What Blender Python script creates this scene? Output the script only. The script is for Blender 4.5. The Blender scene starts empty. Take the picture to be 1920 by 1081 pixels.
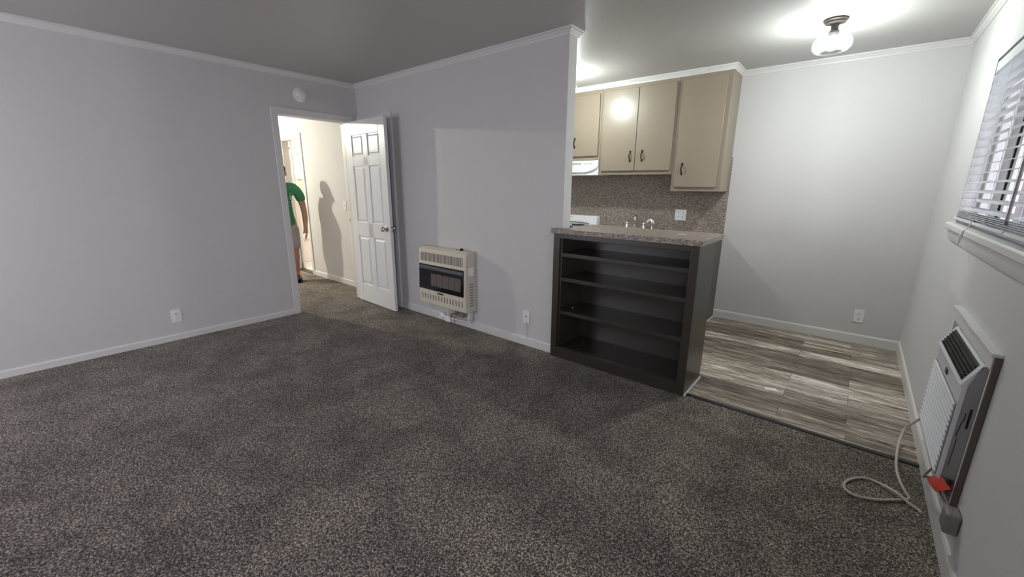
import bpy, bmesh, math, random
from mathutils import Vector, Matrix
random.seed(7)
S = bpy.context.scene
COL = S.collection
PI = math.pi

# ------------------------------------------------------------------ camera
cam_d = bpy.data.cameras.new('camera')
cam = bpy.data.objects.new('camera', cam_d)
COL.objects.link(cam)
right = Vector((0.770450240432629, 0.6374580445459748, 0.007325876109091994))
down = Vector((0.15989593331119106, -0.1821050977387866, -0.970191230576771))
fwd = Vector((-0.6171221252942458, 0.7486554446612896, -0.24222986531628202))
cam.matrix_world = Matrix(((right.x, -down.x, -fwd.x, 4.5435),
                           (right.y, -down.y, -fwd.y, -2.7291),
                           (right.z, -down.z, -fwd.z, 1.3696), (0, 0, 0, 1)))
cam_d.sensor_width = 36.0
cam_d.lens = 773.39 / 1920 * 36
cam_d.clip_start = 0.02
S.camera = cam

# ------------------------------------------------------------------ world, exposure
LAMP_KITCHEN = 1120.0     # emission of the bulbs (W/m2/sr on small bulbs)
LAMP_KITCHEN_REAR = 1000.0
LAMP_HALL = 5800.0
LAMP_BATH = 2600.0
SKY = 8.6
S.view_settings.view_transform = 'Standard'
S.view_settings.look = 'None'
S.view_settings.gamma = 1.0
S.view_settings.use_curve_mapping = False
S.view_settings.exposure = 0.12
w = bpy.data.worlds.new('sky')
S.world = w
w.use_nodes = True
bg = w.node_tree.nodes['Background']
bg.inputs[0].default_value = (0.905, 0.90, 1.0, 1)
bg.inputs[1].default_value = SKY


def portal(name, loc, rot, sx, sy):
    l = bpy.data.lights.new(name, 'AREA')
    l.shape = 'RECTANGLE'
    l.size = sx
    l.size_y = sy
    l.cycles.is_portal = True
    o = bpy.data.objects.new(name, l)
    COL.objects.link(o)
    o.location = loc
    o.rotation_euler = rot
    return o


portal('entrance_daylight_portal', (5.13, -3.4, 1.02), (0, PI / 2, 0), 2.02, 0.98)
portal('rear_window_portal', (.9, -4.72, 1.43), (PI / 2, 0, 0), 1.3, 1.33)
portal('side_window_portal', (5.13, -.44, 1.61), (0, PI / 2, 0), .88, 2.6)
portal('bathroom_window_portal', (-3.62, 0.84, 1.69), (0, -PI / 2, 0), 0.36, 0.3)


# ------------------------------------------------------------------ materials
def mat(name, color, rough=0.6, metal=0.0, var=0.0, scale=8.0, bump=0.0, bscale=200.0, spec=0.5, coat=0.0):
    m = bpy.data.materials.new(name)
    m.use_nodes = True
    nt = m.node_tree
    b = nt.nodes['Principled BSDF']
    b.inputs['Base Color'].default_value = (*color, 1)
    b.inputs['Roughness'].default_value = rough
    b.inputs['Metallic'].default_value = metal
    b.inputs['Specular IOR Level'].default_value = spec
    b.inputs['Coat Weight'].default_value = coat
    tc = nt.nodes.new('ShaderNodeTexCoord')
    if True:
        n = nt.nodes.new('ShaderNodeTexNoise')
        n.inputs['Scale'].default_value = scale
        n.inputs['Detail'].default_value = 4
        nt.links.new(tc.outputs['Object'], n.inputs['Vector'])
        mx = nt.nodes.new('ShaderNodeMixRGB')
        v = max(var, 0.015)
        mx.inputs[1].default_value = (*[max(0, c * (1 - v)) for c in color], 1)
        mx.inputs[2].default_value = (*[min(1, c * (1 + v)) for c in color], 1)
        nt.links.new(n.outputs['Fac'], mx.inputs[0])
        nt.links.new(mx.outputs[0], b.inputs['Base Color'])
    if bump > 0:
        n2 = nt.nodes.new('ShaderNodeTexNoise')
        n2.inputs['Scale'].default_value = bscale
        n2.inputs['Detail'].default_value = 2
        nt.links.new(tc.outputs['Object'], n2.inputs['Vector'])
        bp = nt.nodes.new('ShaderNodeBump')
        bp.inputs['Strength'].default_value = bump
        bp.inputs['Distance'].default_value = 0.004
        nt.links.new(n2.outputs['Fac'], bp.inputs['Height'])
        nt.links.new(bp.outputs[0], b.inputs['Normal'])
    return m


def ramp(nt, stops):
    r = nt.nodes.new('ShaderNodeValToRGB')
    els = r.color_ramp.elements
    while len(els) < len(stops):
        els.new(0.5)
    for e, (p, c) in zip(els, stops):
        e.position = p
        e.color = (*c, 1)
    return r


def carpet_material():
    m = bpy.data.materials.new('brown_grey_carpet')
    m.use_nodes = True
    nt = m.node_tree
    L = nt.links.new
    b = nt.nodes['Principled BSDF']
    b.inputs['Roughness'].default_value = 1.0
    b.inputs['Specular IOR Level'].default_value = 0.05
    b.inputs['Sheen Weight'].default_value = 0.15
    tc = nt.nodes.new('ShaderNodeTexCoord')
    n = nt.nodes.new('ShaderNodeTexNoise')
    n.inputs['Scale'].default_value = 135
    n.inputs['Detail'].default_value = 3
    n.inputs['Roughness'].default_value = 0.7
    L(tc.outputs['Object'], n.inputs['Vector'])
    r = ramp(nt, [(0.37, (0.018, 0.016, 0.013)), (0.45, (0.108, 0.091, 0.076)), (0.55, (0.275, 0.236, 0.198)), (0.64, (0.72, 0.65, 0.565))])
    L(n.outputs['Fac'], r.inputs[0])
    n2 = nt.nodes.new('ShaderNodeTexNoise')       # brushed pile patches
    n2.inputs['Scale'].default_value = 3.2
    n2.inputs['Detail'].default_value = 5
    n2.inputs['Distortion'].default_value = 0.6
    L(tc.outputs['Object'], n2.inputs['Vector'])
    r2 = ramp(nt, [(0.35, (0.70, 0.69, 0.68)), (0.65, (1.15, 1.14, 1.12))])
    L(n2.outputs['Fac'], r2.inputs[0])
    mx = nt.nodes.new('ShaderNodeMixRGB')
    mx.blend_type = 'MULTIPLY'
    mx.inputs[0].default_value = 1
    L(r.outputs[0], mx.inputs[1])
    L(r2.outputs[0], mx.inputs[2])
    L(mx.outputs[0], b.inputs['Base Color'])
    bp = nt.nodes.new('ShaderNodeBump')
    bp.inputs['Strength'].default_value = 0.9
    bp.inputs['Distance'].default_value = 0.012
    L(n.outputs['Fac'], bp.inputs['Height'])
    L(bp.outputs[0], b.inputs['Normal'])
    return m


def vinyl_material():
    m = bpy.data.materials.new('weathered_wood_vinyl')
    m.use_nodes = True
    nt = m.node_tree
    L = nt.links.new
    b = nt.nodes['Principled BSDF']
    b.inputs['Roughness'].default_value = 0.5
    b.inputs['Specular IOR Level'].default_value = 0.35
    tc = nt.nodes.new('ShaderNodeTexCoord')
    br = nt.nodes.new('ShaderNodeTexBrick')
    br.offset = 0.37
    br.offset_frequency = 2
    br.inputs['Color1'].default_value = (0, 0, 0, 1)
    br.inputs['Color2'].default_value = (1, 1, 1, 1)
    br.inputs['Mortar'].default_value = (0.35, 0.35, 0.35, 1)
    br.inputs['Scale'].default_value = 1.0
    br.inputs['Mortar Size'].default_value = 0.0012
    br.inputs['Mortar Smooth'].default_value = 0.0
    br.inputs['Brick Width'].default_value = 0.92
    br.inputs['Row Height'].default_value = 0.152
    L(tc.outputs['Object'], br.inputs['Vector'])
    # streaks run along the planks and change from plank to plank
    sc = nt.nodes.new('ShaderNodeVectorMath')
    sc.operation = 'MULTIPLY'
    sc.inputs[1].default_value = (1.5, 17.0, 1.0)
    L(tc.outputs['Object'], sc.inputs[0])
    off = nt.nodes.new('ShaderNodeVectorMath')
    off.operation = 'MULTIPLY'
    off.inputs[1].default_value = (37.0, 19.0, 53.0)
    L(br.outputs['Color'], off.inputs[0])
    ad = nt.nodes.new('ShaderNodeVectorMath')
    L(sc.outputs[0], ad.inputs[0])
    L(off.outputs[0], ad.inputs[1])
    n = nt.nodes.new('ShaderNodeTexNoise')
    n.inputs['Scale'].default_value = 1.6
    n.inputs['Detail'].default_value = 8
    n.inputs['Roughness'].default_value = 0.78
    n.inputs['Distortion'].default_value = 0.9
    L(ad.outputs[0], n.inputs['Vector'])
    # plank tone shifts the ramp
    ma = nt.nodes.new('ShaderNodeMath')
    ma.operation = 'MULTIPLY_ADD'
    ma.inputs[1].default_value = 0.17
    ma.inputs[2].default_value = -0.075
    L(br.outputs['Color'], ma.inputs[0])
    m2 = nt.nodes.new('ShaderNodeMath')
    L(n.outputs['Fac'], m2.inputs[0])
    L(ma.outputs[0], m2.inputs[1])
    r = ramp(nt, [(0.35, (0.042, 0.033, 0.026)), (0.43, (0.175, 0.138, 0.108)), (0.54, (0.355, 0.295, 0.242)),
                  (0.60, (0.62, 0.56, 0.48)), (0.67, (0.92, 0.88, 0.80))])
    L(m2.outputs[0], r.inputs[0])
    # thin dark cracks along the grain
    sc2 = nt.nodes.new('ShaderNodeVectorMath')
    sc2.operation = 'MULTIPLY'
    sc2.inputs[1].default_value = (3.0, 60.0, 1.0)
    L(tc.outputs['Object'], sc2.inputs[0])
    ad2 = nt.nodes.new('ShaderNodeVectorMath')
    L(sc2.outputs[0], ad2.inputs[0])
    L(off.outputs[0], ad2.inputs[1])
    n3 = nt.nodes.new('ShaderNodeTexNoise')
    n3.inputs['Scale'].default_value = 1.3
    n3.inputs['Detail'].default_value = 5
    n3.inputs['Roughness'].default_value = 0.65
    n3.inputs['Distortion'].default_value = 1.2
    L(ad2.outputs[0], n3.inputs['Vector'])
    r3 = ramp(nt, [(0.36, (0.28, 0.26, 0.24)), (0.46, (1, 1, 1))])
    L(n3.outputs['Fac'], r3.inputs[0])
    ml = nt.nodes.new('ShaderNodeMixRGB')
    ml.blend_type = 'MULTIPLY'
    ml.inputs[0].default_value = 1
    L(r.outputs[0], ml.inputs[1])
    L(r3.outputs[0], ml.inputs[2])
    mx = nt.nodes.new('ShaderNodeMixRGB')
    L(br.outputs['Fac'], mx.inputs[0])
    L(ml.outputs[0], mx.inputs[1])
    mx.inputs[2].default_value = (0.05, 0.042, 0.035, 1)
    L(mx.outputs[0], b.inputs['Base Color'])
    bp = nt.nodes.new('ShaderNodeBump')
    bp.inputs['Strength'].default_value = 0.25
    bp.inputs['Distance'].default_value = 0.003
    L(n.outputs['Fac'], bp.inputs['Height'])
    L(bp.outputs[0], b.inputs['Normal'])
    return m


def laminate_material(name, k=1.0):
    m = bpy.data.materials.new(name)
    m.use_nodes = True
    nt = m.node_tree
    L = nt.links.new
    b = nt.nodes['Principled BSDF']
    b.inputs['Roughness'].default_value = 0.38
    tc = nt.nodes.new('ShaderNodeTexCoord')
    mp = nt.nodes.new('ShaderNodeMapping')
    mp.inputs['Rotation'].default_value = (0.0, 0.7, 0.6)
    mp.inputs['Scale'].default_value = (1.0, 3.0, 3.0)
    L(tc.outputs['Object'], mp.inputs['Vector'])
    n = nt.nodes.new('ShaderNodeTexNoise')
    n.inputs['Scale'].default_value = 55
    n.inputs['Detail'].default_value = 4
    n.inputs['Roughness'].default_value = 0.6
    L(mp.outputs[0], n.inputs['Vector'])
    r = ramp(nt, [(0.33, (0.060 * k, 0.048 * k, 0.042 * k)), (0.46, (0.185 * k, 0.150 * k, 0.128 * k)),
                  (0.56, (0.30 * k, 0.252 * k, 0.212 * k)), (0.70, (0.54 * k, 0.475 * k, 0.40 * k))])
    L(n.outputs['Fac'], r.inputs[0])
    L(r.outputs[0], b.inputs['Base Color'])
    return m


def emit_material(name, color, strength):
    m = bpy.data.materials.new(name)
    m.use_nodes = True
    nt = m.node_tree
    nt.nodes.remove(nt.nodes['Principled BSDF'])
    e = nt.nodes.new('ShaderNodeEmission')
    e.inputs[0].default_value = (*color, 1)
    e.inputs[1].default_value = strength
    nt.links.new(e.outputs[0], nt.nodes['Material Output'].inputs[0])
    return m


def clear_glass(name, tint=(0.97, 0.985, 0.985), refl=1.0, haze=0.0):
    m = bpy.data.materials.new(name)
    m.use_nodes = True
    nt = m.node_tree
    nt.nodes.remove(nt.nodes['Principled BSDF'])
    t = nt.nodes.new('ShaderNodeBsdfTransparent')
    t.inputs[0].default_value = (*tint, 1)
    g = nt.nodes.new('ShaderNodeBsdfGlossy')
    g.inputs['Roughness'].default_value = 0.04
    f = nt.nodes.new('ShaderNodeFresnel')
    f.inputs[0].default_value = 1.45
    k = nt.nodes.new('ShaderNodeMath')
    k.operation = 'MULTIPLY'
    k.inputs[1].default_value = refl
    geo = nt.nodes.new('ShaderNodeNewGeometry')
    inv = nt.nodes.new('ShaderNodeMath')
    inv.operation = 'SUBTRACT'
    inv.inputs[0].default_value = 1.0
    nt.links.new(geo.outputs['Backfacing'], inv.inputs[1])
    k0 = nt.nodes.new('ShaderNodeMath')
    k0.operation = 'MULTIPLY'
    nt.links.new(f.outputs[0], k0.inputs[0])
    nt.links.new(inv.outputs[0], k0.inputs[1])
    nt.links.new(k0.outputs[0], k.inputs[0])
    mx = nt.nodes.new('ShaderNodeMixShader')
    nt.links.new(k.outputs[0], mx.inputs[0])
    nt.links.new(t.outputs[0], mx.inputs[1])
    nt.links.new(g.outputs[0], mx.inputs[2])
    out = mx
    if haze > 0:
        d = nt.nodes.new('ShaderNodeBsdfTranslucent')
        d.inputs[0].default_value = (0.9, 0.95, 0.95, 1)
        out = nt.nodes.new('ShaderNodeMixShader')
        out.inputs[0].default_value = haze
        nt.links.new(mx.outputs[0], out.inputs[1])
        nt.links.new(d.outputs[0], out.inputs[2])
    nt.links.new(out.outputs[0], nt.nodes['Material Output'].inputs[0])
    return m


M = dict(
    wall=mat('warm_white_wall_paint', (0.597, 0.580, 0.573), 0.75, bump=0.12, bscale=90, var=0.02),
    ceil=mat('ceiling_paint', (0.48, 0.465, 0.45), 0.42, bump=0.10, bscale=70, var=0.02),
    trim=mat('white_trim_paint', (0.68, 0.665, 0.65), 0.4, var=0.02),
    basepaint=mat('scuffed_base_paint', (0.66, 0.64, 0.61), 0.5, var=0.08, scale=14, bump=0.3, bscale=45),
    door=mat('white_door_paint', (0.72, 0.715, 0.72), 0.32, var=0.02),
    carpet=carpet_material(), vinyl=vinyl_material(),
    lam=laminate_material('speckled_brown_laminate', 1.12),
    tan=mat('tan_cabinet_paint', (0.275, 0.226, 0.170), 0.32, var=0.04, scale=5),
    dkbrown=mat('dark_brown_gloss_paint', (0.038, 0.030, 0.023), 0.30, var=0.1, scale=6, bump=0.08, bscale=30, spec=0.7),
    black=mat('black_metal', (0.012, 0.011, 0.011), 0.4, 0.6),
    blackpl=mat('black_plastic', (0.014, 0.014, 0.016), 0.5),
    white=mat('white_plastic', (0.80, 0.80, 0.80), 0.35),
    brownwood=mat('dark_brown_wood', (0.13, 0.10, 0.08), 0.7, var=0.2, scale=20),
    acwhite=mat('white_air_conditioner_plastic', (0.74, 0.75, 0.78), 0.4),
    acside=mat('grey_metal_case', (0.33, 0.32, 0.315), 0.5, var=0.08, scale=12),
    enamel=mat('white_enamel', (0.82, 0.83, 0.83), 0.2),
    cream=mat('cream_enamel', (0.62, 0.575, 0.47), 0.38, var=0.04),
    creamdk=mat('slot_shadow_dark', (0.055, 0.047, 0.04), 0.8),
    chrome=mat('chrome', (0.86, 0.86, 0.87), 0.12, 1.0),
    nickel=mat('satin_nickel', (0.52, 0.49, 0.45), 0.25, 1.0),
    bronze=mat('oil_rubbed_bronze', (0.07, 0.055, 0.05), 0.45, 0.3),
    rubber=mat('black_rubber', (0.015, 0.015, 0.015), 0.6),
    firegl=mat('dark_fire_glass', (0.006, 0.006, 0.008), 0.08),
    ceramic=mat('ceramic_plaque', (0.115, 0.095, 0.09), 0.8, var=0.12, scale=60),
    steel=mat('brushed_steel', (0.16, 0.17, 0.20), 0.38, 1.0),
    paper=mat('white_paper', (0.82, 0.82, 0.80), 0.8),
    cord=mat('beige_cord_vinyl', (0.56, 0.50, 0.42), 0.5),
    corddk=mat('grey_cord_vinyl', (0.16, 0.145, 0.13), 0.5),
    red=mat('red_tag_plastic', (0.85, 0.075, 0.035), 0.4, var=0.1, scale=40),
    grey=mat('grey_plastic', (0.23, 0.21, 0.20), 0.5, var=0.1),
    strip=mat('black_threshold_strip', (0.028, 0.028, 0.032), 0.35, 0.4),
    skin=mat('skin', (0.47, 0.235, 0.165), 0.55, var=0.06, scale=20),
    hair=mat('dark_hair', (0.022, 0.016, 0.012), 0.6),
    green=mat('heather_green_cotton', (0.045, 0.235, 0.115), 0.9, var=0.25, scale=120),
    mint=mat('pale_green_print', (0.22, 0.46, 0.31), 0.85),
    ink=mat('dark_print', (0.02, 0.05, 0.035), 0.85),
    shorts=mat('grey_cotton', (0.40, 0.37, 0.38), 0.9, var=0.12, scale=90),
    eye=mat('eye_white', (0.75, 0.73, 0.70), 0.3),
    blind=mat('white_blind_slat', (0.84, 0.85, 0.87), 0.35),
    pane=clear_glass('window_glass', (0.95, 0.96, 0.96)),
    shade=clear_glass('lamp_glass', (0.97, 0.985, 0.985), 0.8, 0.004),
    gasket=mat('black_gasket', (0.01, 0.01, 0.01), 0.6),
    siding=mat('neighbour_siding', (0.10, 0.092, 0.088), 0.8, var=0.1, scale=3),
    concrete=mat('walkway_concrete', (0.48, 0.475, 0.46), 0.9, var=0.08),
    tile=mat('white_bath_tile', (0.74, 0.70, 0.66), 0.3),
    tub=mat('white_bathtub_enamel', (0.82, 0.81, 0.79), 0.2),
    bath=mat('bathroom_wall_paint', (0.70, 0.62, 0.55), 0.7),
    label=mat('grey_label_print', (0.42, 0.44, 0.47), 0.6),
    brass=mat('brass_fitting', (0.45, 0.30, 0.10), 0.35, 0.9),
    orange=mat('orange_cap', (0.50, 0.17, 0.05), 0.5),
)
nt = M['blind'].node_tree          # thin slats let some daylight through
pb_ = nt.nodes['Principled BSDF']
tr_ = nt.nodes.new('ShaderNodeBsdfTranslucent')
tr_.inputs[0].default_value = (0.85, 0.87, 0.92, 1)
mx_ = nt.nodes.new('ShaderNodeMixShader')
mx_.inputs[0].default_value = 0.3
nt.links.new(pb_.outputs[0], mx_.inputs[1])
nt.links.new(tr_.outputs[0], mx_.inputs[2])
nt.links.new(mx_.outputs[0], nt.nodes['Material Output'].inputs[0])
BULB = emit_material('bulb_glow', (0.95, 1.0, 0.965), LAMP_KITCHEN)
BULB2 = emit_material('rear_bulb_glow', (0.95, 1.0, 0.965), LAMP_KITCHEN_REAR)
BULBH = emit_material('hall_bulb_glow', (1.0, 0.95, 0.80), LAMP_HALL)
BULBB = emit_material('bathroom_bulb_glow', (1.0, 0.90, 0.76), LAMP_BATH)


# ------------------------------------------------------------------ mesh helpers
class G:
    def __init__(s, T=None):
        s.bm = bmesh.new()
        s.T = T or Matrix()

    def box(s, x0, x1, y0, y1, z0, z1):
        vs = [s.bm.verts.new((x, y, z)) for x in (x0, x1) for y in (y0, y1) for z in (z0, z1)]
        for f in ((0, 1, 3, 2), (4, 6, 7, 5), (0, 4, 5, 1), (2, 3, 7, 6), (0, 2, 6, 4), (1, 5, 7, 3)):
            s.bm.faces.new([vs[i] for i in f])
        return s

    def obox(s, c, size, R):
        """box of given size, centred at c and turned by R"""
        n = len(s.bm.verts)
        a, b, d = (v / 2 for v in size)
        vs = [s.bm.verts.new(Vector(c) + R @ Vector((x, y, z))) for x in (-a, a) for y in (-b, b) for z in (-d, d)]
        for f in ((0, 1, 3, 2), (4, 6, 7, 5), (0, 4, 5, 1), (2, 3, 7, 6), (0, 2, 6, 4), (1, 5, 7, 3)):
            s.bm.faces.new([vs[i] for i in f])
        return s

    def frustum(s, x0, x1, z0, z1, y0, y1, inset):
        """panel in the xz plane from y0 (full size) to y1 (inset)"""
        a = [s.bm.verts.new((x, y0, z)) for x, z in ((x0, z0), (x1, z0), (x1, z1), (x0, z1))]
        i = inset
        b = [s.bm.verts.new((x, y1, z)) for x, z in ((x0 + i, z0 + i), (x1 - i, z0 + i), (x1 - i, z1 - i), (x0 + i, z1 - i))]
        s.bm.faces.new(a)
        s.bm.faces.new(b[::-1])
        for k in range(4):
            s.bm.faces.new((a[k], b[k], b[(k + 1) % 4], a[(k + 1) % 4]))
        return s

    def prism(s, pts, axis, a, b):
        """2d outline swept along an axis: x -> pts are (y,z); y -> (x,z); z -> (x,y)"""
        def mk(p, t):
            return {'x': (t, p[0], p[1]), 'y': (p[0], t, p[1]), 'z': (p[0], p[1], t)}[axis]
        A = [s.bm.verts.new(mk(p, a)) for p in pts]
        B = [s.bm.verts.new(mk(p, b)) for p in pts]
        s.bm.faces.new(A)
        s.bm.faces.new(B[::-1])
        n = len(pts)
        for k in range(n):
            s.bm.faces.new((A[k], B[k], B[(k + 1) % n], A[(k + 1) % n]))
        return s

    def lathe(s, prof, c=(0, 0, 0), axis='z', n=28, closed=False):
        """profile of (radius, height) turned about an axis through c"""
        c = Vector(c)
        rings = []
        for r, h in prof:
            ring = []
            for k in range(n if r > 1e-6 else 1):
                t = 2 * PI * k / n
                u, v = r * math.cos(t), r * math.sin(t)
                p = {'z': (u, v, h), 'y': (u, h, v), 'x': (h, u, v)}[axis]
                ring.append(s.bm.verts.new(c + Vector(p)))
            rings.append(ring)
        for A, B in zip(rings, rings[1:]):
            for k in range(n):
                q = []
                for v in (A[k % len(A)], A[(k + 1) % len(A)], B[(k + 1) % len(B)], B[k % len(B)]):
                    if v not in q:
                        q.append(v)
                if len(q) > 2:
                    s.bm.faces.new(q)
        return s

    def cyl(s, p0, p1, r0, r1=None, n=20):
        r1 = r0 if r1 is None else r1
        return s.tube([p0, p1], [r0, r1], n)

    def tube(s, pts, r, n=10, flat=1.0):
        pts = [Vector(p) for p in pts]
        rs = r if isinstance(r, (list, tuple)) else [r] * len(pts)
        rings = []
        prev = None
        for i, p in enumerate(pts):
            d = (pts[min(i + 1, len(pts) - 1)] - pts[max(i - 1, 0)]).normalized()
            if prev is None:
                up = Vector((0, 0, 1)) if abs(d.z) < 0.9 else Vector((1, 0, 0))
                u = d.cross(up).normalized()
            else:
                u = (prev - d * prev.dot(d)).normalized()
            prev = u
            v = d.cross(u)
            rings.append([s.bm.verts.new(p + rs[i] * (u * math.cos(2 * PI * k / n) + flat * v * math.sin(2 * PI * k / n))) for k in range(n)])
        for A, B in zip(rings, rings[1:]):
            for k in range(n):
                s.bm.faces.new((A[k], A[(k + 1) % n], B[(k + 1) % n], B[k]))
        s.bm.faces.new(rings[0][::-1])
        s.bm.faces.new(rings[-1])
        return s

    def ball(s, c, r, n=16, sc=(1, 1, 1)):
        g = bmesh.ops.create_uvsphere(s.bm, u_segments=n, v_segments=n // 2 + 2, radius=r)
        for v in g['verts']:
            v.co = Vector((v.co.x * sc[0], v.co.y * sc[1], v.co.z * sc[2])) + Vector(c)
        return s


WM = {}      # object name -> world matrix (translation) of things built so far


def done(g, name, m, parent=None, bevel=0.0, smooth=True, seg=2):
    bm = g.bm
    bmesh.ops.recalc_face_normals(bm, faces=bm.faces)
    bm.transform(g.T)
    if parent is None:
        xs = [v.co for v in bm.verts]
        base = Vector(((min(p.x for p in xs) + max(p.x for p in xs)) / 2,
                       (min(p.y for p in xs) + max(p.y for p in xs)) / 2, min(p.z for p in xs)))
        W = base
    else:
        base = WM[parent.name]
        W = base
    bm.transform(Matrix.Translation(-base))
    me = bpy.data.meshes.new(name)
    bm.to_mesh(me)
    bm.free()
    if smooth:
        for p in me.polygons:
            p.use_smooth = True
        me.set_sharp_from_angle(angle=math.radians(35))
    me.materials.append(m)
    o = bpy.data.objects.new(name, me)
    COL.objects.link(o)
    if parent is None:
        o.location = base
    else:
        o.parent = parent
    WM[o.name] = W
    if bevel > 0:
        b = o.modifiers.new('bevel', 'BEVEL')
        b.width = bevel
        b.segments = seg
        b.limit_method = 'ANGLE'
        b.angle_limit = math.radians(50)
    return o


def tag(o, label=None, cat=None, group=None, kind=None):
    if label:
        o['label'] = label
    if cat:
        o['category'] = cat
    if group:
        o['group'] = group
    if kind:
        o['kind'] = kind
    return o


def thing(name, loc, label, cat, group=None, kind=None):
    o = bpy.data.objects.new(name, None)
    o.empty_display_size = 0.1
    COL.objects.link(o)
    o.location = loc
    WM[o.name] = Vector(loc)
    return tag(o, label, cat, group, kind)


def struct(g, name, m, label, cat, bevel=0.0, smooth=True):
    return tag(done(g, name, m, None, bevel, smooth), label, cat, kind='structure')


def place(loc, rz=0.0):
    return Matrix.Translation(loc) @ Matrix.Rotation(rz, 4, 'Z')


# ------------------------------------------------------------------ room shell
H = 2.44
XR = 5.0
YK = 1.99
XE = 2.798       # free end of the middle wall
g = G().box(-4.2, XR, -4.6, 0.0, -0.05, 0.0).box(-3.2, .7, 0.0, 0.27, -0.05, 0.0)
struct(g, 'floor', M['carpet'], 'brown grey cut pile carpet covering the living room and hall floor', 'floor', smooth=False)
g = G().box(0.7, XR, 0.0, YK + .01, -0.05, 0.0)
struct(g, 'floor_kitchen', M['vinyl'], 'weathered grey wood look vinyl plank floor of the kitchen', 'floor', smooth=False)
g = G().box(-3.6, -0.6, 0.27, 2.0, -0.05, 0.0)
struct(g, 'floor_bathroom', M['tile'], 'pale bathroom floor beyond the hall doorway', 'floor', smooth=False)
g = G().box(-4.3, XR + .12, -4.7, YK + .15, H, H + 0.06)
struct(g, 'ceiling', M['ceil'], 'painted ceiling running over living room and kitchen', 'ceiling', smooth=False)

DY0, DY1, DZ = -0.861, -0.115, 2.034      # doorway in the left wall
g = G().box(-0.11, 0, -4.6, DY0 - .018, 0, H).box(-0.11, 0, DY0 - .018, DY1 + .018, DZ + .018, H).box(-0.11, 0, DY1 + .018, 0.0, 0, H)
struct(g, 'wall_left', M['wall'], 'long off white wall with the doorway to the hall', 'wall', smooth=False)
g = G().box(0.0, 0.03, 0.0, .108, 0, H).box(0.03, .612, 0.0, .108, 2.05, H).box(0.612, XE, 0, .108, 0, H)
struct(g, 'wall_middle', M['wall'], 'off white wall carrying the gas heater', 'wall', bevel=0.004)
g = G().box(0.6, XR + .12, YK, YK + .12, 0, H)
struct(g, 'wall_far', M['wall'], 'pale far wall of the kitchen behind the cabinets', 'wall', smooth=False)
g = G().box(0.6, 0.7, .108, YK, 0, H)
struct(g, 'wall_kitchen_left', M['wall'], 'kitchen side wall hidden behind the middle wall', 'wall', smooth=False)
WY0, WY1, WZ0, WZ1 = -1.75, 0.875, 1.165, 2.055
g = G().box(XR, XR + .12, WY1, YK, 0, H).box(XR, XR + .12, WY0, WY1, 0, WZ0).box(XR, XR + .12, WY0, WY1, WZ1, H)
ED0, ED1 = -3.9, -2.9                    # open front entrance beside the viewpoint
g.box(XR, XR + .12, ED1, WY0, 0, H).box(XR, XR + .12, ED0, ED1, 2.03, H).box(XR, XR + .12, -4.6, ED0, 0, H)
struct(g, 'wall_right', M['wall'], 'right hand wall with the window and the air conditioner', 'wall', smooth=False)
RX0, RX1, RZ0, RZ1 = .25, 1.55, .76, 2.10      # window behind the viewpoint
g = G().box(-0.11, RX0, -4.7, -4.6, 0, H).box(RX1, XR + .12, -4.7, -4.6, 0, H).box(RX0, RX1, -4.7, -4.6, 0, RZ0).box(RX0, RX1, -4.7, -4.6, RZ1, H)
struct(g, 'wall_behind', M['wall'], 'living room wall behind the viewpoint', 'wall', smooth=False)

wn = thing('window_3', ((RX0 + RX1) / 2, -4.65, RZ0), 'living room window behind the viewpoint', 'window', kind='structure')
g = G()
for a, b, c, d in ((RX0, RX0 + .05, RZ0, RZ1), (RX1 - .05, RX1, RZ0, RZ1), (RX0 + .05, RX1 - .05, RZ0, RZ0 + .05), (RX0 + .05, RX1 - .05, RZ1 - .05, RZ1), (.87, .93, RZ0 + .05, RZ1 - .05)):
    g.box(a, b, -4.68, -4.62, c, d)
done(g, 'window_frame', M['trim'], wn, bevel=.002)
for a, b in ((RX0 + .05, .87), (.93, RX1 - .05)):
    done(G().box(a, b, -4.652, -4.648, RZ0 + .05, RZ1 - .05), 'pane', M['pane'], wn, smooth=False)
g = G().box(0, .6, .3, .36, 0, H).box(-.03, 0, .27, .36, 0, H)
struct(g, 'wall_closet', M['wall'], 'closet wall hidden behind the heater wall', 'wall', smooth=False)

# hall and bathroom
HY = 0.17
g = G().box(-4.2, -2.485, HY, HY + .1, 0, H).box(-2.485, -1.862, HY, HY + .1, 2.02, H).box(-1.862, -0.60, HY, HY + .1, 0, H)
g.box(-0.60, 0.0, HY, HY + .1, 2.03, H).box(-.03, 0, 0, HY, 0, H)
struct(g, 'wall_hall', M['wall'], 'cream lit hall wall seen through the doorway', 'wall', smooth=False)
g = G().box(-4.3, -4.2, -2.6, HY, 0, H).box(-4.3, -0.11, -2.7, -2.6, 0, H)
struct(g, 'wall_hall_far', M['wall'], 'end walls of the hall out of sight beside the doorway', 'wall', smooth=False)
BX = -3.5
bz0, bz1, by0, by1 = 1.50, 1.90, 0.73, 1.02
g = G().box(BX - .1, BX, .27, by0, 0, H).box(BX - .1, BX, by1, 2.0, 0, H).box(BX - .1, BX, by0, by1, 0, bz0).box(BX - .1, BX, by0, by1, bz1, H)
g.box(BX, -0.6, 1.9, 2.0, 0, H).box(-1.0, -.9, .27, 1.9, 0, H)
struct(g, 'wall_bathroom', M['bath'], 'warm lit bathroom walls beyond the hall doorway', 'wall', smooth=False)

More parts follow.
